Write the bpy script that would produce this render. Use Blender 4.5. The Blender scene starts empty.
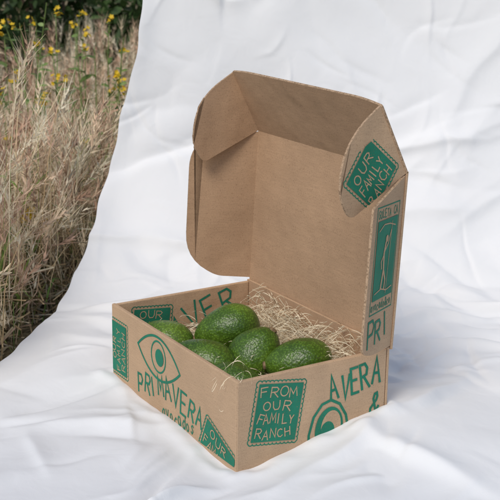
import bpy, math, numpy as np
from mathutils import Vector, Matrix
sc=bpy.context.scene
# ------------------------------------------------------------------ helpers
G=np.array([.9759,-.6028,0.0]); YAW=2.578
FH=np.array([math.cos(YAW),math.sin(YAW),0.]); RH=np.array([math.sin(YAW),-math.cos(YAW),0.])
def W3(lat,s,z):
    lat=np.asarray(lat,float);s=np.asarray(s,float);z=np.asarray(z,float)
    return G+lat[...,None]*RH+s[...,None]*FH+z[...,None]*np.array([0,0,1.])
def sstep(x,a,b):
    t=np.clip((x-a)/(b-a),0,1);return t*t*(3-2*t)
def link(o): sc.collection.objects.link(o);return o
def mesh_np(name,V,F,mats=(),cols=None,smooth=False,matidx=None):
    V=np.ascontiguousarray(V,dtype=np.float32);F=np.ascontiguousarray(F,dtype=np.int32)
    me=bpy.data.meshes.new(name);m,k=F.shape
    me.vertices.add(len(V));me.vertices.foreach_set('co',V.ravel())
    me.loops.add(m*k);me.loops.foreach_set('vertex_index',F.ravel())
    me.polygons.add(m);me.polygons.foreach_set('loop_start',np.arange(0,m*k,k,dtype=np.int32))
    me.polygons.foreach_set('loop_total',np.full(m,k,dtype=np.int32))
    if smooth: me.polygons.foreach_set('use_smooth',np.ones(m,dtype=bool))
    if matidx is not None: me.polygons.foreach_set('material_index',np.asarray(matidx,dtype=np.int32))
    if cols is not None:
        a=me.color_attributes.new('Col','FLOAT_COLOR','POINT')
        c=np.ones((len(V),4),dtype=np.float32);c[:,:3]=cols;a.data.foreach_set('color',c.ravel())
    for mt in mats: me.materials.append(mt)
    me.update(calc_edges=True)
    return link(bpy.data.objects.new(name,me))
def ribbons(P,Wd,S):
    n,k,_=P.shape
    if S.ndim==2: S=S[:,None,:]
    V=np.stack([P-S*Wd[...,None]/2,P+S*Wd[...,None]/2],2).reshape(-1,3)
    b=(np.arange(n)*k*2)[:,None]+(np.arange(k-1)*2)[None]
    b=b.ravel();F=np.stack([b,b+1,b+3,b+2],1)
    return V,F
class Acc:
    def __init__(s): s.V=[];s.F=[];s.C=[];s.n=0
    def rib(s,P,Wd,S,C):
        V,F=ribbons(P,Wd,S)
        C=np.asarray(C,float)
        if C.ndim==1: C=C[None]
        C=np.repeat(np.broadcast_to(C,(P.shape[0],3)),P.shape[1]*2,axis=0)
        s.V.append(V);s.F.append(F+s.n);s.n+=len(V);s.C.append(C)
    def obj(s,name,mats,smooth=True): return mesh_np(name,np.concatenate(s.V),np.concatenate(s.F),mats,np.concatenate(s.C),smooth)
def unit(a): return a/np.maximum(np.linalg.norm(a,axis=-1,keepdims=True),1e-9)
# ------------------------------------------------------------------ materials
def mat(name):
    m=bpy.data.materials.new(name);m.use_nodes=True;nt=m.node_tree
    return m,nt,nt.nodes['Principled BSDF']
def N(nt,t,**kw):
    n=nt.nodes.new(t)
    for k,v in kw.items():
        if k in n.inputs: n.inputs[k].default_value=v
        else: setattr(n,k,v)
    return n
def ramp(nt,fac,stops):
    r=nt.nodes.new('ShaderNodeValToRGB');e=r.color_ramp.elements
    while len(e)<len(stops): e.new(.5)
    for i,(p,c) in enumerate(stops): e[i].position=p;e[i].color=(*c,1)
    nt.links.new(fac,r.inputs['Fac']);return r.outputs['Color']
def obj_co(nt,scale=(1,1,1)):
    t=nt.nodes.new('ShaderNodeTexCoord');m=nt.nodes.new('ShaderNodeMapping');m.inputs['Scale'].default_value=scale
    nt.links.new(t.outputs['Object'],m.inputs['Vector']);return m.outputs['Vector']
def bump(nt,h,strength,dist,prev=None):
    b=nt.nodes.new('ShaderNodeBump');b.inputs['Strength'].default_value=strength;b.inputs['Distance'].default_value=dist
    nt.links.new(h,b.inputs['Height'])
    if prev: nt.links.new(prev,b.inputs['Normal'])
    return b.outputs['Normal']
def mul(nt,a,b):
    mx=N(nt,'ShaderNodeMix',data_type='RGBA',blend_type='MULTIPLY');mx.inputs[0].default_value=1
    nt.links.new(a,mx.inputs[6]);nt.links.new(b,mx.inputs[7]);return mx.outputs[2]
def kraft_mat(name,base):
    m,nt,b=mat(name);L=nt.links.new
    co=obj_co(nt)
    n1=N(nt,'ShaderNodeTexNoise',Scale=9.,Detail=4.);L(co,n1.inputs['Vector'])
    n2=N(nt,'ShaderNodeTexNoise',Scale=650.,Detail=3.,Roughness=.7);L(co,n2.inputs['Vector'])
    n3=N(nt,'ShaderNodeTexNoise',Scale=1.,Detail=2.);L(obj_co(nt,(60,60,900)),n3.inputs['Vector'])
    B=np.array(base)
    c1=ramp(nt,n1.outputs['Fac'],[(.3,tuple(B*.90)),(.7,tuple(B*1.08))])
    c2=ramp(nt,n2.outputs['Fac'],[(.28,(.60,.56,.52)),(.43,(.95,.95,.95)),(.62,(1,1,1)),(.75,(1.16,1.16,1.2))])
    c3=ramp(nt,n3.outputs['Fac'],[(.3,(.94,.94,.94)),(.7,(1.05,1.05,1.05))])
    L(mul(nt,mul(nt,c1,c2),c3),b.inputs['Base Color'])
    b.inputs['Roughness'].default_value=.82;b.inputs['Specular IOR Level'].default_value=.25
    n4=N(nt,'ShaderNodeTexNoise',Scale=16.,Detail=2.);L(co,n4.inputs['Vector'])
    nn=bump(nt,n4.outputs['Fac'],.5,.010)
    L(bump(nt,n2.outputs['Fac'],.25,.0004,nn),b.inputs['Normal'])
    return m
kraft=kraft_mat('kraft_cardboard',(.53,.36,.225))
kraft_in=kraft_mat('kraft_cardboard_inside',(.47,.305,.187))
def edge_mat():
    m,nt,b=mat('cardboard_cut_edge');L=nt.links.new
    n=N(nt,'ShaderNodeTexNoise',Scale=420.,Detail=2.);L(obj_co(nt),n.inputs['Vector'])
    L(ramp(nt,n.outputs['Fac'],[(.36,(.26,.17,.10)),(.55,(.48,.33,.21))]),b.inputs['Base Color']);b.inputs['Roughness'].default_value=.9
    return m
kedge=edge_mat()
def ink_mat():
    m,nt,b=mat('green_ink');L=nt.links.new
    co=obj_co(nt)
    n2=N(nt,'ShaderNodeTexNoise',Scale=600.,Detail=3.,Roughness=.7);L(co,n2.inputs['Vector'])
    n1=N(nt,'ShaderNodeTexNoise',Scale=30.,Detail=3.);L(co,n1.inputs['Vector'])
    c=ramp(nt,n2.outputs['Fac'],[(.30,(.13,.19,.11)),(.43,(.014,.185,.110)),(.7,(.018,.225,.135))])
    c1=ramp(nt,n1.outputs['Fac'],[(.3,(.85,.85,.85)),(.7,(1.1,1.1,1.1))])
    L(mul(nt,c,c1),b.inputs['Base Color'])
    b.inputs['Roughness'].default_value=.7;b.inputs['Specular IOR Level'].default_value=.3
    return m
ink=ink_mat()
def cloth_mat():
    m,nt,b=mat('white_cotton');L=nt.links.new
    co=obj_co(nt)
    b.inputs['Base Color'].default_value=(.815,.815,.815,1)
    b.inputs['Roughness'].default_value=.9;b.inputs['Specular IOR Level'].default_value=.15
    na=N(nt,'ShaderNodeTexNoise',Scale=26.,Detail=3.,Roughness=.45,Distortion=.5);L(co,na.inputs['Vector'])
    n1=bump(nt,na.outputs['Fac'],.26,.006)
    nw=N(nt,'ShaderNodeTexNoise',Scale=800.,Detail=1.);L(co,nw.inputs['Vector'])
    L(bump(nt,nw.outputs['Fac'],.15,.0005,n1),b.inputs['Normal'])
    return m
cloth=cloth_mat()
def attr_mat(name,rough=.7,trans=0.,spec=.3):
    m,nt,b=mat(name);L=nt.links.new
    a=N(nt,'ShaderNodeAttribute',attribute_name='Col')
    n=N(nt,'ShaderNodeTexNoise',Scale=60.,Detail=2.);L(obj_co(nt),n.inputs['Vector'])
    c=mul(nt,a.outputs['Color'],ramp(nt,n.outputs['Fac'],[(.3,(.8,.78,.75)),(.7,(1.15,1.15,1.15))]))
    L(c,b.inputs['Base Color'])
    b.inputs['Roughness'].default_value=rough;b.inputs['Specular IOR Level'].default_value=spec
    if trans>0:
        t=N(nt,'ShaderNodeBsdfTranslucent');L(c,t.inputs['Color'])
        ms=N(nt,'ShaderNodeMixShader');ms.inputs[0].default_value=trans
        L(b.outputs[0],ms.inputs[1]);L(t.outputs[0],ms.inputs[2]);L(ms.outputs[0],nt.nodes['Material Output'].inputs['Surface'])
    return m
# ------------------------------------------------------------------ WHITE SHEET
S0,SE,R,PH=.55,1.55,.35,math.radians(84)
def profile(v):
    g=SE-S0;ph=np.clip((v-g)/R,0,PH)
    s=S0+np.minimum(v,g)+R*np.sin(ph);z=R*(1-np.cos(ph))
    ex=np.maximum(v-g-R*PH,0);s=s+ex*math.cos(PH);z=z+ex*math.sin(PH)
    return s,z,-np.sin(ph),np.cos(ph)
EV=[0,.55,.897,.97,1.05,1.25,1.375,1.52,1.65,2.6]
EL=[-.52,-.41,-.322,-.306,-.286,-.249,-.222,-.193,-.170,-.12]
def left_edge(v): 
    w=np.linspace(-.06,.06,9);return np.mean([np.interp(v+q,EV,EL) for q in w],0)
nu,nv=560,920
vv=np.linspace(0,2.6,nv);uu=np.linspace(0,1,nu)
le=left_edge(vv)+.003*np.sin(vv*17)+.0015*np.sin(vv*41+1)+.001*np.sin(vv*90)
LAT=le[:,None]+(1.0-le)[:,None]*uu[None]**1.08
VV=np.repeat(vv[:,None],nu,1)
s,z,ns,nz=profile(VV)
Hh=np.zeros_like(VV)
def vnoise(x,y,seed):
    r=np.random.default_rng(seed);T=r.random((64,64))
    xi=np.floor(x).astype(int);yi=np.floor(y).astype(int);fx=x-xi;fy=y-yi
    fx=fx*fx*fx*(fx*(fx*6-15)+10);fy=fy*fy*fy*(fy*(fy*6-15)+10)
    a=T[xi%64,yi%64];b=T[(xi+1)%64,yi%64];c=T[xi%64,(yi+1)%64];d=T[(xi+1)%64,(yi+1)%64]
    return a*(1-fx)*(1-fy)+b*fx*(1-fy)+c*(1-fx)*fy+d*fx*fy-.5
wx=LAT+.05*vnoise(LAT*6,VV*6,1)+.015*vnoise(LAT*19,VV*19,2)
wy=VV+.05*vnoise(LAT*6+9,VV*6,3)+.015*vnoise(LAT*19,VV*19+5,4)
def fold(cx,cy,ang,ln,w,A,k=0.,asym=.5):
    rad=ln*.6+w*5
    jj=np.where(np.abs(vv-cy)<rad+.05)[0]
    if len(jj)==0: return
    sl=slice(jj[0],jj[-1]+1)
    X=wx[sl]-cx;Y=wy[sl]-cy
    t=X*math.cos(ang)+Y*math.sin(ang);d=-X*math.sin(ang)+Y*math.cos(ang)-k*t*t
    tt=np.clip(np.abs(t)/(ln/2),0,1);tap=(1-tt*tt)**2
    wl=np.where(d>0,w,w*asym)
    q=np.abs(d)/wl
    Hh[sl]+=A*tap*(np.exp(-q*1.1)*(1+q*1.1))*np.exp(-(q/4)**4)
Hh+=.024*vnoise(LAT*4,VV*3,11)+.014*vnoise(LAT*9,VV*8,12)
fr=np.random.default_rng(21)
for i in range(64):
    fold(fr.uniform(-.5,.9),fr.uniform(.1,1.15),fr.normal(.2,.6),fr.uniform(.2,.6),fr.uniform(.007,.020),fr.uniform(.006,.015)*fr.choice([1,1,-1]),fr.normal(0,1.4))
for i in range(300):
    fold(fr.uniform(-.5,.9),fr.uniform(.1,1.2),fr.normal(.2,.9),fr.uniform(.07,.26),fr.uniform(.004,.009),fr.uniform(.002,.005)*fr.choice([1,-1]),fr.normal(0,2.5))
for i in range(34):
    fold(fr.uniform(-.2,.9),fr.uniform(.95,1.4),fr.normal(0.05,.28),fr.uniform(.25,.6),fr.uniform(.008,.02),fr.uniform(.005,.013)*fr.choice([1,1,-1]),fr.normal(0,.9))
for i in range(50):
    fold(fr.uniform(-.25,.9),fr.uniform(1.3,2.2),fr.choice([1.2,-.7,.5,1.9,-.3])+fr.normal(0,.25),fr.uniform(.2,.7),fr.uniform(.009,.024),fr.uniform(.002,.007)*fr.choice([1,-1]),fr.normal(0,.8))
for i in range(300):
    fold(fr.uniform(-.25,.9),fr.uniform(1.15,2.1),fr.uniform(0,3.14),fr.uniform(.05,.22),fr.uniform(.003,.007),fr.uniform(.0010,.003)*fr.choice([1,-1]),fr.normal(0,2))
floor_w=1-sstep(VV,1.0,1.25)
eg=sstep(LAT-le[:,None],0,.10)
Hh*=1-floor_w*.75*(1-eg)
Hh+=.008*np.exp(-((LAT-le[:,None])/.02)**2)*(.5+vnoise(VV*12,VV*0,5))*(1-.7*floor_w)
Hc=np.where(Hh<-.008,-.008+.15*(Hh+.008),Hh)
Hh=Hh*(1-floor_w)+(Hc+.004*eg)*floor_w
P=W3(LAT,s+ns*Hh,z+nz*Hh)
BL,BW,BH=.2984,.2016,.1
x=P[...,0];y=P[...,1]
dx=np.maximum(-BL-x,x-0);dy=np.maximum(-y,y-BW)
sd=np.where((dx<0)&(dy<0),np.maximum(dx,dy),np.hypot(np.maximum(dx,0),np.maximum(dy,0)))
calm=.22+.78*sstep(sd,.0,.08)
swell=.028*np.exp(-(((x-.0)**2+(y-BW)**2)/.15**2))
swell+=.006*np.exp(-(((x+BL)**2+(y)**2)/.06**2))-.010*np.exp(-((x**2+y**2)/.12**2))
edge_fold=.004*np.exp(-((sd-.012)/.012)**2)*(.6+2*vnoise(x*40,y*40,31))
zz=P[...,2]*calm+swell+edge_fold
inside=sstep(sd,-.006,-.001)
zz=zz*inside+(-.004)*(1-inside)
bl=sstep(VV,1.05,1.25)
P[...,2]=np.maximum(zz*(1-bl)+P[...,2]*bl,-.016)
idx=np.arange(nu*nv).reshape(nv,nu)
F=np.stack([idx[:-1,:-1],idx[:-1,1:],idx[1:,1:],idx[1:,:-1]],-1).reshape(-1,4)
mesh_np('white_sheet',P.reshape(-1,3),F,[cloth],smooth=True)
# ------------------------------------------------------------------ GROUND
ES,EE=[.55,1.1,1.45,1.7,1.95,2.05],[-.52,-.41,-.322,-.285,-.2,-.2]
def ground_z(lat,s):
    e=np.interp(s,ES,EE)
    d=np.maximum(np.maximum(e-.01-lat,s-2.0),0)
    d=np.maximum(d,lat-1.2)
    return -.02-.28*sstep(d,0,.55)
def axis(c,n,lo,hi):
    t=np.linspace(-1,1,n);q=np.sinh(t*6.5)/math.sinh(6.5)
    return np.where(q<0,c+q*(c-lo),c+q*(hi-c))
ga=axis(0,240,-150,150);gs=axis(2.,240,-150,220)
A_,S_=np.meshgrid(ga,gs)
Z_=ground_z(A_,S_)+.02*(vnoise(A_*5,S_*5,41))*(ground_z(A_,S_)<-.05)
Pg=W3(A_,S_,Z_);n=240;idx=np.arange(n*n).reshape(n,n)
F=np.stack([idx[:-1,:-1],idx[:-1,1:],idx[1:,1:],idx[1:,:-1]],-1).reshape(-1,4)
gm,nt,b=mat('dry_soil')
n2=N(nt,'ShaderNodeTexNoise',Scale=90.,Detail=5.);nt.links.new(obj_co(nt),n2.inputs['Vector'])
nt.links.new(ramp(nt,n2.outputs['Fac'],[(.3,(.09,.07,.03)),(.5,(.26,.20,.10)),(.7,(.42,.33,.18))]),b.inputs['Base Color'])
nt.links.new(bump(nt,n2.outputs['Fac'],.8,.02),b.inputs['Normal']);b.inputs['Roughness'].default_value=.95
mesh_np('ground',Pg.reshape(-1,3),F,[gm],smooth=True)
# ------------------------------------------------------------------ DRY GRASS
def toLS(P):
    Q=P-G;return Q@RH,Q@FH
def clear(P,m=.010):
    l,s_=toLS(P);e=np.interp(s_,ES,EE)
    return ~(((l>e-m)&(s_<2.06)).any(1)) & ~((s_<1.25).any(1)&(l>-.5).any(1))
straw=np.array([[.66,.51,.30],[.74,.60,.38],[.58,.43,.24],[.62,.43,.28],[.82,.71,.50],[.46,.33,.18]])
green=np.array([[.20,.29,.065],[.14,.24,.05],[.32,.36,.11]])
grass=Acc()
def grow(n,la,lb,sa,sb,seed,hmin=.24,hmax=.46,heads=.6,gfrac=.2,lean=.32):
    r=np.random.default_rng(seed)
    l=r.uniform(la,lb,n);s_=r.uniform(sa,sb,n)
    e=np.interp(s_,ES,EE);ok=((l<e-.012)|(s_>2.08));l=l[ok];s_=s_[ok];n=len(l)
    zb=ground_z(l,s_)-.01
    B=W3(l,s_,zb)
    h=r.uniform(hmin,hmax,n)*(1+.22*np.sin(l*7+s_*3))
    az=r.normal(1.6,1.5,n);ln=np.abs(r.normal(.22,lean,n))
    D=np.stack([np.cos(az),np.sin(az),np.zeros(n)],1)
    k=7;t=np.linspace(0,1,k)
    P=B[:,None]+np.array([0,0,1.])*(h[:,None]*(t-.25*np.minimum(ln,1.2)[:,None]*t**3))[...,None]+D[:,None]*(h*ln)[:,None,None]*(t**1.9)[None,:,None]
    P+=(r.normal(0,.006,(n,1,3))*np.sin(t*math.pi*2)[None,:,None])
    ok=clear(P+D[:,None]*.02,.004);P=P[ok];B=B[ok];D=D[ok];h=h[ok];ln=ln[ok];n=len(P);l=l[ok];s_=s_[ok]
    Wd=r.uniform(.0012,.0026,n)[:,None]*(1.1-.75*t)[None]
    sa_=r.uniform(0,6.28,n);S=np.stack([np.cos(sa_),np.sin(sa_),np.zeros(n)],1)
    C=straw[r.integers(0,len(straw),n)]*r.uniform(.75,1.12,(n,1))
    gf=gfrac*(1+.9*np.sin(l*5+1)*np.sin(s_*4))
    g=r.random(n)<gf;C[g]=green[r.integers(0,3,g.sum())]
    grass.rib(P,Wd,S,C)
    nl=int(n*1.3);ii=r.integers(0,n,nl);tb=r.uniform(.02,.6,nl)
    base=B[ii]+np.array([0,0,1.])*(h[ii]*tb)[:,None]+D[ii]*(h[ii]*ln[ii]*tb**1.9)[:,None]
    a2=r.uniform(0,6.28,nl);D2=np.stack([np.cos(a2),np.sin(a2),np.zeros(nl)],1)
    L2=r.uniform(.07,.2,nl);t2=np.linspace(0,1,6);up=r.uniform(.2,1,nl);dr=r.uniform(.2,1.3,nl)
    P2=base[:,None]+D2[:,None]*(L2*.8)[:,None,None]*t2[None,:,None]+np.array([0,0,1.])*(L2[:,None]*(up[:,None]*t2-dr[:,None]*t2**2))[...,None]
    S2=unit(np.stack([-D2[:,1],D2[:,0],r.normal(0,.4,nl)],1))
    W2=r.uniform(.0018,.0045,nl)[:,None]*(np.sin(np.clip(t2*.9+.1,0,1)*math.pi)**.6)[None]
    C2=straw[r.integers(0,len(straw),nl)]*r.uniform(.7,1.1,(nl,1));g=r.random(nl)<gf[ii]*1.5;C2[g]=green[r.integers(0,3,g.sum())]
    ok=clear(P2);grass.rib(P2[ok],W2[ok],S2[ok],C2[ok])
    hi=np.where(r.random(n)<heads)[0];m=len(hi);ns_=18
    tip=P[hi,-1];dirn=unit(P[hi,-1]-P[hi,-2]+np.array([0,0,-.004])*r.uniform(0,1,(m,1)));hl=r.uniform(.045,.085,m)
    side0=unit(np.cross(dirn,np.array([.3,.2,1.])+r.normal(0,.5,(m,3))));side1=np.cross(dirn,side0)
    q=np.arange(ns_);phi=q*2.4
    base=tip[:,None]+dirn[:,None]*(hl[:,None]*(q/ns_-.35))[...,None]
    out=unit(dirn[:,None]*2.1+side0[:,None]*np.cos(phi)[None,:,None]+side1[:,None]*np.sin(phi)[None,:,None]+r.normal(0,.15,(m,ns_,3)))
    base=base.reshape(-1,3);out=out.reshape(-1,3);M=m*ns_
    ll=r.uniform(.010,.016,M);t3=np.array([0,.45,1.])
    P3=base[:,None]+out[:,None]*(ll[:,None]*t3)[...,None]
    rs=unit(np.cross(out,r.normal(0,1,(M,3))))
    hc=np.array([[.74,.55,.38],[.62,.40,.28],[.82,.68,.48],[.90,.80,.60]])[r.integers(0,4,m)]*r.uniform(.8,1.08,(m,1))
    C3=np.repeat(hc,ns_,0)*r.uniform(.85,1.1,(M,1))
    grass.rib(P3,np.array([.0010,.0038,.0008])[None]*r.uniform(.7,1.2,(M,1)),rs,C3)
    al=r.uniform(.016,.036,M)
    P4=P3[:,-1][:,None]+(out+r.normal(0,.14,(M,3)))[:,None]*(al[:,None]*np.array([0,1.]))[...,None]
    ok=clear(P4,-.01)
    grass.rib(P4[ok],np.broadcast_to(np.array([.0008,.0003]),(ok.sum(),2)),rs[ok],np.minimum(C3[ok]*1.1,.95))
grow(5600,-.95,-.12,1.35,2.9,101,hmin=.14,hmax=.36,heads=.42,gfrac=.26,lean=.42)
grow(1500,-.62,-.22,1.32,2.0,105,hmin=.05,hmax=.16,heads=.18,gfrac=.45,lean=.25)
grow(4200,-1.3,.1,2.7,4.1,102,hmin=.24,hmax=.45,heads=.42,gfrac=.26,lean=.42)
grow(3000,-3.2,2.6,1.5,5.,103)
r=np.random.default_rng(5)
n=13000;l=np.r_[r.uniform(-1.2,.2,9000),r.uniform(-.65,-.22,4000)];s_=np.r_[r.uniform(1.4,3.8,9000),r.uniform(1.3,2.0,4000)];a=r.uniform(0,6.28,n)
B=W3(l,s_,ground_z(l,s_)+np.r_[r.uniform(.0,.10,9000),r.uniform(0,.04,4000)]);D=np.stack([np.cos(a),np.sin(a),r.normal(0,.3,n)],1)
P_=B[:,None]+D[:,None]*(np.r_[r.uniform(.06,.2,9000),r.uniform(.03,.1,4000)][:,None]*np.linspace(0,1,4))[...,None]
ok=clear(P_,.002);P_=P_[ok];n=len(P_)
grass.rib(P_,np.full((n,4),.0024),unit(np.cross(D[ok],r.normal(0,1,(n,3)))),straw[r.integers(0,6,n)]*r.uniform(.6,1.,(n,1)))
grass.obj('dry_grass',[attr_mat('dry_grass_blades',.75,.0,.2)])
# ------------------------------------------------------------------ broadleaf, wildflowers, shrub
leafm=attr_mat('leaf_green',.5,.25,.4)
def leaf_batch(acc,C0,D,nrm,ln,wd,col,k=5,droop=.25):
    t=np.linspace(0,1,k)
    P=C0[:,None]+D[:,None]*(ln[:,None]*t)[...,None]-np.array([0,0,1.])*(ln[:,None]*droop*t**2)[...,None]
    Wd=wd[:,None]*np.sin(np.clip(t*.94+.05,0,1)*math.pi)[None]**.8
    acc.rib(P,Wd,unit(np.cross(D,nrm)),col)
def wildflower(l,s0,h,seed,name,lean=(-.04,0.)):
    r=np.random.default_rng(seed);acc=Acc();z0=float(ground_z(np.array(l),np.array(s0)))
    for i in range(r.integers(3,5)):
        B=W3(l+r.normal(0,.012),s0+r.normal(0,.012),z0);hh=h*r.uniform(.78,1.05)
        az=r.uniform(0,6.28);Dl=np.array([math.cos(az),math.sin(az),0])*abs(r.normal(.12,.08))+RH*lean[0]+FH*lean[1]
        k=9;t=np.linspace(0,1,k);P=B+np.outer(t,[0,0,hh])+np.outer(t**1.6,Dl*hh)+r.normal(0,.003,(k,3))*t[:,None]
        for ss in (RH,FH): acc.rib(P[None],np.full((1,k),.0032)*(1.15-.5*t)[None],ss[None],np.array([[.26,.36,.11]]))
        nlf=24;ti=r.uniform(.2,.98,nlf);C0=np.stack([np.interp(ti,t,P[:,j]) for j in range(3)],1);aa=r.uniform(0,6.28,nlf)
        D=unit(np.stack([np.cos(aa),np.sin(aa),r.uniform(.1,.9,nlf)],1))
        leaf_batch(acc,C0,D,np.array([0,0,1.])+r.normal(0,.3,(nlf,3)),r.uniform(.02,.06,nlf)*(1.2-ti*.6),r.uniform(.006,.012,nlf),np.array([[.22,.33,.09]])*r.uniform(.7,1.3,(nlf,1)))
        if r.random()<.9:
            tip=P[-1]+r.normal(0,.004,3)
            nf=r.integers(3,7)
            for c in tip+r.normal(0,.006,(nf,3))+np.array([0,0,1])*r.uniform(0,.010,(nf,1)):
                nn=unit(r.normal(0,.8,3)+np.array([0,0,.9])-FH*.6);e1=unit(np.cross(nn,[.3,1,.2]));e2=np.cross(nn,e1)
                aa=np.arange(5)*1.2566+r.uniform(0,1);D=np.cos(aa)[:,None]*e1+np.sin(aa)[:,None]*e2+nn*.3
                leaf_batch(acc,np.repeat(c[None],5,0),D,np.repeat(nn[None],5,0),np.full(5,r.uniform(.005,.008)),np.full(5,.0052),np.array([[.88,.60,.03]])*r.uniform(.85,1.1),k=3,droop=0)
            nb=10;aa=r.uniform(0,6.28,nb);D=unit(np.stack([np.cos(aa),np.sin(aa),r.uniform(.2,1,nb)],1))
            leaf_batch(acc,np.repeat(tip[None],nb,0)-np.array([0,0,.006]),D,r.normal(0,1,(nb,3)),r.uniform(.008,.016,nb),np.full(nb,.0035),np.array([[.24,.34,.11]]),k=3)
    return acc.obj(name,[leafm])
WF=[(-.53,2.55,.60),(-.46,2.65,.62),(-.40,2.6,.55),(-.33,2.8,.58),(-.28,2.75,.54),(-.54,2.75,.64),(-.50,2.9,.60),(-.43,2.95,.62),(-.47,2.40,.46),(-.37,2.9,.58),
(-.36,2.3,.31),(-.45,2.25,.30),(-.325,1.96,.12),(-.43,2.10,.2),(-.37,1.85,.15),(-.9,3.,.5),(-1.2,2.9,.5),(.4,3.1,.5)]
for i,(l,s0,h) in enumerate(WF): wildflower(l,s0,h,300+i,'yellow_wildflower' if i==0 else 'yellow_wildflower.%03d'%i)
def weed(l,s0,seed,name,nlf=22,L_=.075):
    r=np.random.default_rng(seed);acc=Acc();z0=float(ground_z(np.array(l),np.array(s0)))
    aa=r.uniform(0,6.28,nlf);el=r.uniform(.15,1.3,nlf);D=np.stack([np.cos(aa)*np.cos(el),np.sin(aa)*np.cos(el),np.sin(el)],1)
    C0=W3(l+r.normal(0,.02,nlf),s0+r.normal(0,.02,nlf),z0+r.uniform(.02,.10,nlf))
    leaf_batch(acc,C0,D,np.array([0,0,1.])+r.normal(0,.4,(nlf,3)),r.uniform(.6,1.2,nlf)*L_,r.uniform(.018,.030,nlf),np.array([[.15,.28,.06]])*r.uniform(.6,1.4,(nlf,1)),k=7,droop=.6)
    return acc.obj(name,[leafm])
for i,(l,s0) in enumerate([(-.405,1.62),(-.385,1.76),(-.44,1.70),(-.36,1.88),(-.8,2.1),(-.46,2.0)]): weed(l,s0,500+i,'broadleaf_weed' if i==0 else 'broadleaf_weed.%03d'%i)
def shrub(name,l0,s0,rad,hgt,seed,nlf=6000):
    r=np.random.default_rng(seed);acc=Acc();z0=float(ground_z(np.array(l0),np.array(s0)))
    nb=26;bc=np.stack([r.normal(0,.5,nb)*rad,r.normal(0,.4,nb)*rad,r.uniform(.12,.95,nb)*hgt],1)
    for c in bc:
        t=np.linspace(0,1,6);P=np.outer(t,c)+r.normal(0,.01,(6,3));P=W3(l0+P[:,0],s0+P[:,1],z0+P[:,2])
        for ss in (RH,np.array([0,0,1.])): acc.rib(P[None],(np.linspace(.02,.005,6))[None],ss[None],np.array([[.09,.06,.04]]))
    j=r.integers(0,nb,nlf);br=r.uniform(.14,.26,nb)*rad*1.3
    d=unit(r.normal(0,1,(nlf,3)));p=bc[j]+d*(br[j]*r.uniform(.3,1.05,nlf)**.6)[:,None]
    p[:,2]=np.maximum(p[:,2],.02)
    C0=W3(l0+p[:,0],s0+p[:,1],z0+p[:,2]);dd=unit(d+r.normal(0,.6,(nlf,3)))
    D=dd[:,0:1]*RH+dd[:,1:2]*FH+dd[:,2:3]*np.array([0,0,1.])
    cl=(r.uniform(.5,1.5,nb)[j]*r.uniform(.7,1.3,nlf))[:,None]
    leaf_batch(acc,C0,D,r.normal(0,1,(nlf,3))+np.array([0,0,1.]),r.uniform(.04,.08,nlf),r.uniform(.015,.028,nlf),np.array([[.055,.10,.03]])*cl,k=4)
    return acc.obj(name,[leafm])
for i,(l,s0,rr,hh) in enumerate([(-.75,4.9,.75,1.3),(-1.7,5.1,.8,1.2),(.4,5.1,.8,1.4),(-.2,5.4,.8,1.6),(-2.8,5.2,.9,1.3),(1.6,5.2,.9,1.3),(2.8,5.3,.9,1.2)]):
    shrub('green_shrub' if i==0 else 'green_shrub.%03d'%i,l,s0,rr,hh,700+i)
# ------------------------------------------------------------------ CARDBOARD BOX
box=link(bpy.data.objects.new('cardboard_box',None))
def frame(O,U,V,Nn):
    return tuple(np.array(q,float) for q in (O,U,V,Nn))
def rounded(pts,seg=6):
    out=[];n=len(pts)
    for i in range(n):
        p=np.array(pts[i][:2]);r_=pts[i][2] if len(pts[i])>2 else 0
        if r_<=0: out.append(p);continue
        a=np.array(pts[i-1][:2]);c=np.array(pts[(i+1)%n][:2]);d1=unit(a-p);d2=unit(c-p)
        q0=p+d1*r_;q2=p+d2*r_
        for t in np.linspace(0,1,seg+1): out.append((1-t)**2*q0+2*t*(1-t)*p+t*t*q2)
    return out
def panel(name,fr,outline,th,front=None,back=None,edge=None,bw=None):
    O,U,V,Nn=fr;pts=rounded(outline);n=len(pts)
    vs=[O+U*p[0]+V*p[1] for p in pts]+[O+U*p[0]+V*p[1]-Nn*th for p in pts]
    me=bpy.data.meshes.new(name)
    fs=[list(range(n)),list(range(2*n-1,n-1,-1))]+[[i,i+n,(i+1)%n+n,(i+1)%n] for i in range(n)]
    me.from_pydata([tuple(v) for v in vs],[],fs)
    me.materials.append(front or kraft);me.materials.append(back or kraft);me.materials.append(edge or kedge)
    for i,p in enumerate(me.polygons): p.material_index=0 if i==0 else (1 if i==1 else 2)
    me.update()
    import bmesh
    bm=bmesh.new();bm.from_mesh(me);bmesh.ops.recalc_face_normals(bm,faces=bm.faces);bm.to_mesh(me);bm.free()
    o=link(bpy.data.objects.new(name,me));o.parent=box
    bv=o.modifiers.new('soft_edges','BEVEL');bv.width=bw or min(.0006,th*.2);bv.segments=3;bv.limit_method='ANGLE';bv.angle_limit=math.radians(40)
    return o
T=.0055
X3,Y3,Z3=np.eye(3)
fF=frame((-BL,0,0),X3,Z3,-Y3)
fR=frame((0,0,0),Y3,Z3,X3)
fLi=frame((-BL+T,0,0),Y3,Z3,X3)
fB=frame((-BL,BW,0),X3,Z3,Y3)
ZB=-.006   # walls reach slightly down into the soft sheet
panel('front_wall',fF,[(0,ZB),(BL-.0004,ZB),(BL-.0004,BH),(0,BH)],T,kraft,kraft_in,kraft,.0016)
panel('right_wall',frame((0,.0004,0),Y3,Z3,X3),[(0,ZB),(BW-.004,ZB),(BW-.004,BH-.0006),(0,BH-.0006)],T,kraft,kraft_in,kraft,.0016)
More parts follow.
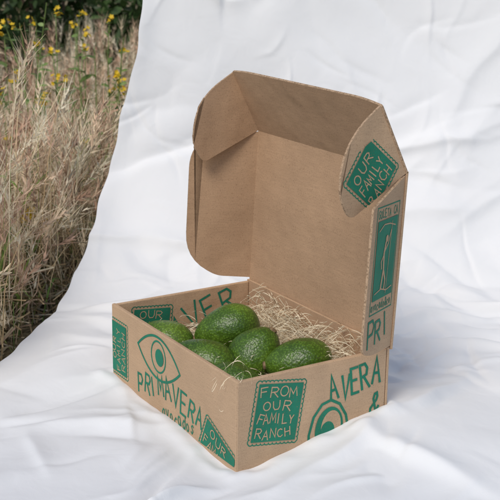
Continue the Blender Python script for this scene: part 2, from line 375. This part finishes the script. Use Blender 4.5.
panel('left_wall',frame((-BL+T,.0006,0),Y3,Z3,X3),[(0,ZB),(BW-.0041,ZB),(BW-.0041,BH-.0006),(0,BH-.0006)],T-.0003,kraft,kraft,kraft,.0014)
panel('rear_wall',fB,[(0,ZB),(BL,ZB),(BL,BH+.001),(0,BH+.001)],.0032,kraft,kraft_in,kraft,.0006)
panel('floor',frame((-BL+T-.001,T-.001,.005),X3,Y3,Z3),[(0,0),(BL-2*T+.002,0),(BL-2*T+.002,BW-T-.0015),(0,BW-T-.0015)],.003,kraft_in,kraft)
LT=.053;LH=.2003;ld=np.array([0,math.sin(LT),math.cos(LT)]);ln_=np.array([0,-math.cos(LT),math.sin(LT)])
hinge=np.array([-BL,BW,BH])
th=.003
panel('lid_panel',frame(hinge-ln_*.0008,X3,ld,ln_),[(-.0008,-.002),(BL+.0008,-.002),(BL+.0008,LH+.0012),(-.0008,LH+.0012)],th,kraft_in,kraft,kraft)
def flap_dir(side,deg):
    a=math.radians(deg);return unit(ln_*math.cos(a)+np.array([side*math.sin(a),0,0]))
dl=flap_dir(-1,17);fl_l=frame(hinge,dl,ld,unit(np.cross(dl,ld)))
if fl_l[3][0]<0: fl_l=(fl_l[0],fl_l[1],fl_l[2],-fl_l[3])
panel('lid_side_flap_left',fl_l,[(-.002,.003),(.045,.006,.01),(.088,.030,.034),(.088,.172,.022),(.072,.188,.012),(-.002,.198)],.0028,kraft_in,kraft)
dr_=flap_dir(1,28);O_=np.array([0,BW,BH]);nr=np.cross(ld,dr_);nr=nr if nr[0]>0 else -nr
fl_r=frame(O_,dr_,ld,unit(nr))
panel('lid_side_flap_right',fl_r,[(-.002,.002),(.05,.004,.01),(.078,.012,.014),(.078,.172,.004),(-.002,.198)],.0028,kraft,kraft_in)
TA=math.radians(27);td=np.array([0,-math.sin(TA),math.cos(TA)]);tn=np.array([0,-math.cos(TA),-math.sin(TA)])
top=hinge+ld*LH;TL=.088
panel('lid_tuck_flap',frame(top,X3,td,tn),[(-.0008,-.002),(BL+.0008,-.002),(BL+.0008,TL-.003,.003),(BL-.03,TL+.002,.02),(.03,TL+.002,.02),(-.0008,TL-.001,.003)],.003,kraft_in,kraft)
def ear(side,name,deg,sc_):
    a=math.radians(deg);e=unit(tn*math.cos(a)+np.array([side*math.sin(a),0,0]))
    O=top+(np.array([BL,0,0]) if side>0 else 0)
    nn=unit(np.cross(td,e));nn=nn if nn[0]>0 else -nn
    f=frame(O,e,td,nn)
    panel(name,f,[(-.002,-.001),(.094*sc_,.004,.008),(.098*sc_,.026,.014),(.083*sc_,.062,.03),(.04,.082,.02),(-.002,TL-.003)],.0028,kraft if side>0 else kraft_in,kraft_in if side>0 else kraft)
    return f
fe_l=ear(-1,'tuck_ear_left',2,.92);fe_r=ear(1,'tuck_ear_right',10,1.)
# ------------------------------------------------------------------ PRINT
FONT={'F':[[(0,0),(0,1),(.75,1)],[(0,.55),(.6,.55)]],
'R':[[(0,0),(0,1),(.55,1),(.75,.8),(.6,.55),(0,.48)],[(.3,.5),(.8,0)]],
'O':[[(.4+.42*math.sin(q),.5+.5*math.cos(q)) for q in np.linspace(0,6.28,15)]],
'M':[[(0,0),(.1,1),(.45,.3),(.8,1),(.9,0)]],'U':[[(0,1),(.02,.3),(.2,0),(.6,0),(.78,.3),(.8,1)]],
'A':[[(0,0),(.4,1),(.8,0)],[(.15,.38),(.65,.38)]],'I':[[(.3,0),(.3,1)]],'L':[[(0,1),(0,0),(.7,0)]],
'Y':[[(0,1),(.4,.5),(.8,1)],[(.4,.5),(.4,0)]],'N':[[(0,0),(0,1),(.75,0),(.75,1)]],
'C':[[(.8,.85),(.55,1),(.2,.9),(0,.5),(.2,.1),(.55,0),(.8,.15)]],'H':[[(0,0),(0,1)],[(.75,0),(.75,1)],[(0,.5),(.75,.5)]],
'P':[[(0,0),(0,1),(.55,1),(.75,.75),(.55,.48),(0,.45)]],'V':[[(0,1),(.4,0),(.8,1)]],
'E':[[(.7,1),(0,1),(0,0),(.7,0)],[(0,.52),(.55,.52)]],'G':[[(.8,.85),(.5,1),(.15,.85),(0,.5),(.2,.1),(.55,0),(.8,.2),(.8,.5),(.5,.5)]],
'T':[[(0,1),(.8,1)],[(.4,1),(.4,0)]],'&':[[(.8,0),(.2,.75),(.25,.95),(.45,1),(.55,.85),(.5,.7),(.05,.35),(.1,.08),(.35,0),(.6,.15),(.8,.45)]],
'a':[[(.6,.6),(.3,.66),(.05,.4),(.15,.05),(.4,0),(.6,.25)],[(.62,.62),(.62,0)]],'v':[[(0,.6),(.3,0),(.6,.6)]],
'o':[[(.3+.3*math.sin(q),.3+.32*math.cos(q)) for q in np.linspace(0,6.28,11)]],'c':[[(.55,.55),(.25,.64),(0,.3),(.25,0),(.55,.1)]],
'd':[[(.6,.5),(.3,.64),(.03,.35),(.15,.03),(.4,0),(.6,.2)],[(.62,1),(.62,0)]],'s':[[(.5,.55),(.25,.64),(.05,.5),(.45,.2),(.25,0),(0,.1)]]}
INK0,FILL,KR1=.00020,.00060,.00076
class Print:
    def __init__(s,fr,bounds): s.fr=fr;s.b=bounds;s.f={0:[],1:[]};s.k=0;s.e=0
    def poly(s,pts,layer,off):
        u0,u1,v0,v1=s.b;P_=[tuple(p) for p in pts]
        for ax,lim,sg in ((0,u0,1),(0,u1,-1),(1,v0,1),(1,v1,-1)):
            o=[]
            for i in range(len(P_)):
                a=P_[i-1];c=P_[i];ia=(a[ax]-lim)*sg>=0;ic=(c[ax]-lim)*sg>=0
                if ia!=ic:
                    t=(lim-a[ax])/(c[ax]-a[ax]);o.append((a[0]+(c[0]-a[0])*t,a[1]+(c[1]-a[1])*t))
                if ic:o.append(c)
            P_=o
            if len(P_)<3:return
        s.f[layer].append((P_,off))
    def stroke(s,pts,w,layer=0,base=None,closed=False):
        p=np.array(pts,float);n=len(p)
        if base is None: base=INK0 if layer==0 else KR1
        off=base+s.k*.0000020
        s.k+=2 if (closed or n>9) else 1
        if closed: d=unit(np.roll(p,-1,0)-p);d0=np.roll(d,1,0)
        else:
            d=unit(np.diff(p,axis=0));d=np.vstack([d,d[-1:]]);d0=np.vstack([d[:1],d[:-1]])
        tn_=unit(d+d0);nn=np.stack([-tn_[:,1],tn_[:,0]],1);nd=np.stack([-d[:,1],d[:,0]],1)
        m=1/np.clip((nn*nd).sum(1),.45,1)
        ww=w/2*m
        if not closed:
            p=p.copy();p[0]-=d[0]*w*.3;p[-1]+=d[-1]*w*.3
        a=p+nn*ww[:,None];b_=p-nn*ww[:,None]
        for i in range(n if closed else n-1):
            j=(i+1)%n;s.poly([a[i],b_[i],b_[j],a[j]],layer,off+(i*.0000012 if not closed else 0))
        if not closed: s.k+=int(n*.6)
    def text(s,txt,c,size,ang=0,w=None,layer=0,arc=0,sx=1.,seed=1,adv=1.12,jit=1.):
        r=np.random.default_rng(seed);w=w or size*.16
        tot=len(txt)*adv*size*sx;ca,sa=math.cos(ang),math.sin(ang)
        for i,ch in enumerate(txt):
            x0=-tot/2+i*adv*size*sx
            if ch not in FONT: continue
            jy=r.normal(0,.05*jit)*size;ja=r.normal(0,.06*jit);js=1+r.uniform(-.08,.08)*jit
            for st in FONT[ch]:
                q=np.array(st)*size*js*np.array([sx,1]);q=q@np.array([[math.cos(ja),math.sin(ja)],[-math.sin(ja),math.cos(ja)]])
                X=q[:,0]+x0;Y=q[:,1]-size/2+jy
                if arc:
                    th_=X*arc;rr=1/arc-Y;X=rr*np.sin(th_);Y=1/arc-rr*np.cos(th_)
                s.stroke(np.stack([c[0]+X*ca-Y*sa,c[1]+X*sa+Y*ca],1),w,layer)
    def rect(s,c,w,h,ang,layer,off):
        ca,sa=math.cos(ang),math.sin(ang);s.e+=1
        s.poly([(c[0]+a*ca-b_*sa,c[1]+a*sa+b_*ca) for a,b_ in ((-w/2,-h/2),(w/2,-h/2),(w/2,h/2),(-w/2,h/2))],layer,off+s.e*.000012)
    def ellipse(s,c,a,b_,ang,layer,off,n=28):
        ca,sa=math.cos(ang),math.sin(ang);s.e+=1
        s.poly([(c[0]+a*math.cos(t)*ca-b_*math.sin(t)*sa,c[1]+a*math.cos(t)*sa+b_*math.sin(t)*ca) for t in np.linspace(0,2*math.pi,n,endpoint=False)],layer,off+s.e*.000012)
    def stamp(s,c,w,h,ang,lines,tang=0,seed=3):
        ca,sa=math.cos(ang),math.sin(ang)
        step=.0052;pts=[]
        def side(x0,y0,x1,y1):
            L_=math.hypot(x1-x0,y1-y0);m=max(3,round(L_/step));dx,dy=(x1-x0)/L_,(y1-y0)/L_
            for i in range(m):
                for q in np.linspace(0,math.pi,6)[:-1]:
                    tt=(i+.5-.5*math.cos(q))/m*L_;o=.0015*math.sin(q)
                    pts.append((x0+dx*tt+dy*o,y0+dy*tt-dx*o))
        a,b_=w/2-.002,h/2-.002
        side(-a,-b_,a,-b_);side(a,-b_,a,b_);side(a,b_,-a,b_);side(-a,b_,-a,-b_)
        s.stroke([(c[0]+x*ca-y*sa,c[1]+x*sa+y*ca) for x,y in pts],.0012,closed=True)
        s.rect(c,w-.0085,h-.0085,ang,0,FILL)
        nl=len(lines)
        if abs(tang)>.1: H_,W_=w-.0085,h-.0085
        else: H_,W_=h-.0085,w-.0085
        lh=H_/(nl+.25);A_=ang+tang
        for i,tx in enumerate(lines):
            o=(nl-1)/2-i;cx=c[0]-math.sin(A_)*o*lh;cy=c[1]+math.cos(A_)*o*lh
            sz=lh*.66;sx=min(1.1,W_*.86/(len(tx)*1.12*sz))
            s.text(tx,(cx,cy),sz,A_,sz*.13,1,sx=sx,seed=seed+i,jit=1.4)
    def build(s,name,kr):
        O,U,V,Nn=s.fr;vs=[];fs=[];mi=[]
        for layer in (0,1):
            for P_,off in s.f[layer]:
                b0=len(vs);vs+= [tuple(O+U*p[0]+V*p[1]+Nn*off) for p in P_];fs.append(list(range(b0,len(vs))));mi.append(layer)
        me=bpy.data.meshes.new(name);me.from_pydata(vs,[],fs);me.materials.append(ink);me.materials.append(kr)
        me.polygons.foreach_set('material_index',mi);me.update()
        o=link(bpy.data.objects.new(name,me));o.parent=box
def almond(c,a,b_,ang,n=16):
    t=np.linspace(-1,1,n);up=[(a*q,b_*(1-q*q)) for q in t];dn=[(a*q,-b_*(1-q*q)) for q in t[::-1]][1:-1]
    ca,sa=math.cos(ang),math.sin(ang);return [(c[0]+x*ca-y*sa,c[1]+x*sa+y*ca) for x,y in up+dn]
FRM=['FROM','OUR','FAMILY','RANCH']
p=Print(fF,(.0018,BL-.0022,.0018,BH-.0018))
p.stamp((.020,.047),.050,.074,.0,FRM[1:],math.pi/2,seed=5)
p.stroke(almond((.124,.068),.052,.026,-.05,24),.0030,closed=True)
p.stroke([(.124+.0175*math.cos(t),.070+.0190*math.sin(t)) for t in np.linspace(0,6.283,24,endpoint=False)],.0022,closed=True)
p.ellipse((.127,.070),.0100,.0105,0,0,FILL)
p.text('PRIMAVERA',(.150,.034),.0245,.03,.0030,arc=-2.0,sx=.66,seed=8,jit=1.8)
p.text('avocados',(.172,.010),.0145,.06,.0016,sx=.60,seed=9,jit=1.5)
p.stamp((.258,.000),.074,.060,-.42,FRM[1:],0,seed=6)
p.build('front_wall_print',kraft)
p=Print(fR,(.0022,BW-.0055,.0018,BH-.003))
p.stamp((.051,.055),.066,.074,-.16,FRM,0,seed=11)
p.stroke([(.093,-.01),(.093,.018),(.099,.038),(.110,.051),(.122,.054),(.134,.047),(.143,.032),(.147,.012),(.147,-.01)],.0032)
p.ellipse((.120,.020),.019,.026,-.1,0,FILL);p.ellipse((.1225,.022),.0135,.0195,-.1,1,FILL+.00004);p.ellipse((.118,.018),.0095,.0115,0,0,FILL+.00008)
p.text('AVERA',(.155,.071),.029,.16,.0032,arc=0,sx=.44,seed=17,jit=1.3)
p.text('&',(.184,.034),.028,-.1,.0030,sx=.5,seed=14)
p.build('right_wall_print',kraft)
p=Print(fLi,(T+.001,BW-.006,.003,BH-.002))
p.stamp((.052,.064),.060,.052,-.1,FRM[1:],0,seed=21)
p.text('AVER',(.130,.070),.034,.30,.0030,sx=.72,seed=22)
p.text('PRIMA',(.150,.028),.024,.1,.0024,sx=.75,seed=23)
p.build('left_wall_print',kraft)
O,U,V,Nn=fl_r
p=Print((O+U*.078,-U,V,Nn),(.0012,.0745,.005,.180))
c=(.040,.112);w_,h_=.058,.118
p.stroke([(c[0]+a*w_/2,c[1]+b_*h_/2) for a,b_ in ((-1,-1),(1,-1),(1,1),(-1,1))],.0014,closed=True)
p.rect(c,w_-.006,h_-.030,0,0,FILL)
p.text('GOLETA CA',(c[0],c[1]+.051),.0085,0,.0011,sx=.60,seed=31)
p.text('avocado&co',(c[0],c[1]-.051),.0095,0,.0011,sx=.50,seed=32)
for q,w in (([(.033,.080),(.037,.100),(.035,.118),(.038,.130)],.0034),([(.037,.100),(.043,.088),(.042,.078)],.0026),([(.036,.120),(.044,.128),(.050,.142)],.0020),
  ([(.047,.072),(.051,.152)],.0010),([(.036,.118),(.029,.110),(.031,.102)],.0020),([(.018,.145),(.030,.151),(.045,.150),(.060,.146)],.0014),([(.018,.076),(.034,.079),(.048,.075),(.062,.077)],.0014)):
    p.stroke(q,w,1)
p.ellipse((.040,.134),.0034,.0040,0,1,KR1+.0003)
p.text('P',(.022,.030),.028,.1,.0030,sx=.7,seed=33);p.text('RI',(.050,.033),.026,.15,.0030,sx=.7,seed=34)
p.build('side_flap_print',kraft)
O,U,V,Nn=fe_r
p=Print((O+U*.098,-U,V,Nn),(.004,.094,.002,.060))
p.stamp((.052,.028),.064,.062,.42,FRM[1:],0,seed=41)
p.build('tuck_ear_print',kraft)
# ------------------------------------------------------------------ AVOCADOS
def avo_mat():
    m,nt,b=mat('avocado_skin');L=nt.links.new
    co=obj_co(nt);oi=N(nt,'ShaderNodeObjectInfo')
    va=N(nt,'ShaderNodeVectorMath',operation='ADD');L(co,va.inputs[0]);L(oi.outputs['Random'],va.inputs[1])
    n1=N(nt,'ShaderNodeTexNoise',Scale=26.,Detail=4.);L(va.outputs[0],n1.inputs['Vector'])
    vo=N(nt,'ShaderNodeTexVoronoi',Scale=380.);L(va.outputs[0],vo.inputs['Vector'])
    n2=N(nt,'ShaderNodeTexNoise',Scale=170.,Detail=3.);L(va.outputs[0],n2.inputs['Vector'])
    c1=ramp(nt,n1.outputs['Fac'],[(.3,(.055,.115,.010)),(.55,(.090,.175,.014)),(.75,(.150,.255,.026))])
    c2=ramp(nt,vo.outputs['Distance'],[(.08,(1.9,1.7,2.2)),(.3,(1,1,1)),(.7,(.64,.64,.64))])
    L(mul(nt,c1,c2),b.inputs['Base Color'])
    b.inputs['Roughness'].default_value=.36
    nn=bump(nt,n2.outputs['Fac'],.4,.002)
    inv=N(nt,'ShaderNodeMath',operation='SUBTRACT');inv.inputs[0].default_value=1;L(vo.outputs['Distance'],inv.inputs[1])
    L(bump(nt,inv.outputs[0],.28,.0016,nn),b.inputs['Normal'])
    return m
avm=avo_mat()
stm,nt,b=mat('avocado_stem');b.inputs['Roughness'].default_value=.8
n1=N(nt,'ShaderNodeTexNoise',Scale=300.);nt.links.new(obj_co(nt),n1.inputs['Vector']);nt.links.new(ramp(nt,n1.outputs['Fac'],[(.3,(.10,.06,.03)),(.7,(.30,.2,.1))]),b.inputs['Base Color'])
def avocado(i,loc,axis,length,width,neck=.17):
    nt_,nr_=48,56;th_=np.linspace(0.0,math.pi,nt_);ph=np.linspace(0,2*math.pi,nr_,endpoint=False)
    r=np.random.default_rng(900+i)
    cz=np.cos(th_);rr=np.sin(th_)**.92*width/2*(1-neck*cz-.08*cz*cz)/(1+neck*.1)
    zz=cz*length/2
    TH,PHI=np.meshgrid(th_,ph,indexing='ij')
    lump=1+.02*np.sin(2*PHI+r.uniform(0,6))*np.sin(TH)+.012*np.sin(3*PHI+4*TH+r.uniform(0,6))
    X=rr[:,None]*np.cos(PHI)*lump+.05*length*(cz[:,None]**2)*.6*np.sign(r.normal());Y=rr[:,None]*np.sin(PHI)*lump;Z=np.repeat(zz[:,None],nr_,1)
    V=np.stack([X,Y,Z],-1).reshape(-1,3)
    idx=np.arange(nt_*nr_).reshape(nt_,nr_);F=np.stack([idx[:-1],np.roll(idx,-1,1)[:-1],np.roll(idx,-1,1)[1:],idx[1:]],-1).reshape(-1,4)[:,::-1]
    rad=np.array([.0046,.0052,.0048,.0036,.002,.0001]);hz=np.array([-.003,0,.0012,.002,.0022,.0021]);p2=np.linspace(0,2*math.pi,14,endpoint=False)
    x0=V[:nr_].mean(0)
    V2=np.stack([x0[0]+rad[:,None]*np.cos(p2),x0[1]+rad[:,None]*np.sin(p2),np.repeat((hz+length/2)[:,None],14,1)],-1).reshape(-1,3)
    i2=np.arange(84).reshape(6,14)+len(V);F2=np.stack([i2[:-1],np.roll(i2,-1,1)[:-1],np.roll(i2,-1,1)[1:],i2[1:]],-1).reshape(-1,4)
    mi=np.r_[np.zeros(len(F)),np.ones(len(F2))]
    o=mesh_np('avocado' if i==0 else 'avocado.%03d'%i,np.vstack([V,V2]),np.vstack([F,F2]),[avm,stm],smooth=True,matidx=mi)
    q=Vector(axis).normalized().to_track_quat('Z','Y');o.rotation_mode='QUATERNION';o.rotation_quaternion=q;o.location=loc
avocado(0,(-.193,.104,.080),(-.45,-.80,-.30),.082,.059)
avocado(1,(-.234,.040,.063),(-.75,-.5,.1),.076,.053)
avocado(2,(-.142,.042,.068),(-.8,-.55,.12),.084,.053)
avocado(3,(-.120,.098,.073),(.2,.5,.75),.072,.060)
avocado(4,(-.064,.122,.077),(-.45,-.85,-.12),.078,.055)
avocado(5,(-.076,.042,.060),(.75,.5,.1),.074,.053)
# ------------------------------------------------------------------ WOOD WOOL
ww=Acc();r=np.random.default_rng(64)
def add_strands(C0,L_,curl,w=.0011,flatz=.5,lim=None):
    n=len(C0);k=30;t=np.linspace(0,1,k)
    a=r.uniform(0,6.28,n);D=np.stack([np.cos(a),np.sin(a),r.normal(0,flatz*.5,n)],1)
    E=np.stack([-D[:,1],D[:,0],np.zeros(n)],1);Z=np.array([0,0,1.])
    om=r.uniform(4,13,n)[:,None];ph=r.uniform(0,6.28,n)[:,None];cr=(curl*r.uniform(.4,1.3,n))[:,None]
    P=C0[:,None]+D[:,None]*(L_[:,None]*(t-.5))[...,None]+E[:,None]*(cr*np.sin(om*t+ph)*(1+.5*np.sin(3*t)))[...,None]+Z*(cr*flatz*np.cos(om*t*1.1+ph*1.7))[...,None]+D[:,None]*(cr*.8*np.cos(om*t+ph))[...,None]
    S=unit(E[:,None]*np.cos(om*t+ph)[...,None]*.6+Z*np.sin(om*1.3*t)[...,None]+D[:,None]*.3)
    if lim is not None:
        for j in range(3): P[...,j]=np.clip(P[...,j],lim[j][0],lim[j][1])
    C=np.array([.90,.78,.57])*r.uniform(.8,1.06,(n,1))
    ww.rib(P,np.full((n,k),w)*r.uniform(.6,1.3,(n,1)),S,C)
xl=(-BL+T+.003,-T-.003);yl=(T+.003,BW-.008)
n=1000;C0=np.stack([r.uniform(xl[0]+.01,xl[1]-.01,n),r.uniform(yl[0]+.01,yl[1]-.01,n),r.uniform(.020,.058,n)],1)
add_strands(C0,r.uniform(.03,.09,n),.014,.0013,.5,(xl,yl,(.009,.072)))
n=420;C0=np.stack([r.uniform(-.24,-.03,n),r.uniform(.146,.186,n),r.uniform(.045,.088,n)],1)
add_strands(C0,r.uniform(.03,.08,n),.012,.0009,.7,(xl,(.12,BW-.006),(.03,.110)))
n=40;C0=np.stack([r.uniform(-.23,-.05,n),r.uniform(.15,.188,n),r.uniform(.08,.104,n)],1)
add_strands(C0,r.uniform(.02,.05,n),.012,.0008,1.2,(xl,(.12,BW-.006),(.03,.135)))
n=30;C0=np.stack([r.uniform(-.27,-.03,n),r.uniform(.02,.17,n),r.uniform(.066,.084,n)],1)
add_strands(C0,r.uniform(.02,.05,n),.010,.0008,.5,(xl,yl,(.04,.12)))
n=4;C0=np.stack([r.uniform(-.04,-.004,n),r.uniform(-.002,.02,n),r.uniform(.09,.102,n)],1)
add_strands(C0,r.uniform(.03,.05,n),.009,.0008,1.0)
ww.obj('wood_wool',[attr_mat('wood_shavings',.75,.0,.2)])
# ------------------------------------------------------------------ CAMERA, LIGHT
cam=bpy.data.cameras.new('camera');co_=link(bpy.data.objects.new('camera',cam));sc.camera=co_
pit,roll=-.277,.013
fw=np.array([math.cos(YAW)*math.cos(pit),math.sin(YAW)*math.cos(pit),math.sin(pit)]);rr_=RH.copy();uu_=np.cross(rr_,fw)
r2=rr_*math.cos(roll)+uu_*math.sin(roll);u2=-rr_*math.sin(roll)+uu_*math.cos(roll)
co_.matrix_world=Matrix(((r2[0],u2[0],-fw[0],.9759),(r2[1],u2[1],-fw[1],-.6028),(r2[2],u2[2],-fw[2],.569),(0,0,0,1)))
cam.sensor_width=36;cam.lens=1186.4/500*36;cam.clip_start=.05;cam.clip_end=1000
cam.dof.use_dof=True;cam.dof.focus_distance=1.35;cam.dof.aperture_fstop=22
w=bpy.data.worlds.new('World');sc.world=w;w.use_nodes=True;nt=w.node_tree
sky=nt.nodes.new('ShaderNodeTexSky');sky.sky_type='NISHITA';sky.sun_disc=False
sd_=unit(-FH*.80-RH*.42+np.array([0,0,1.05]))
sky.sun_elevation=math.asin(sd_[2]);sky.sun_rotation=math.atan2(sd_[0],sd_[1])
bg=nt.nodes['Background'];bg.inputs['Strength'].default_value=.11;nt.links.new(sky.outputs[0],bg.inputs['Color'])
sl=bpy.data.lights.new('sun','SUN');sl.energy=2.15;sl.angle=math.radians(24);sl.color=(1,.94,.85)
so=link(bpy.data.objects.new('sun',sl));so.rotation_mode='QUATERNION';so.rotation_quaternion=Vector(sd_).to_track_quat('Z','Y')
sc.view_settings.view_transform='Standard';sc.view_settings.look='None';sc.view_settings.exposure=0
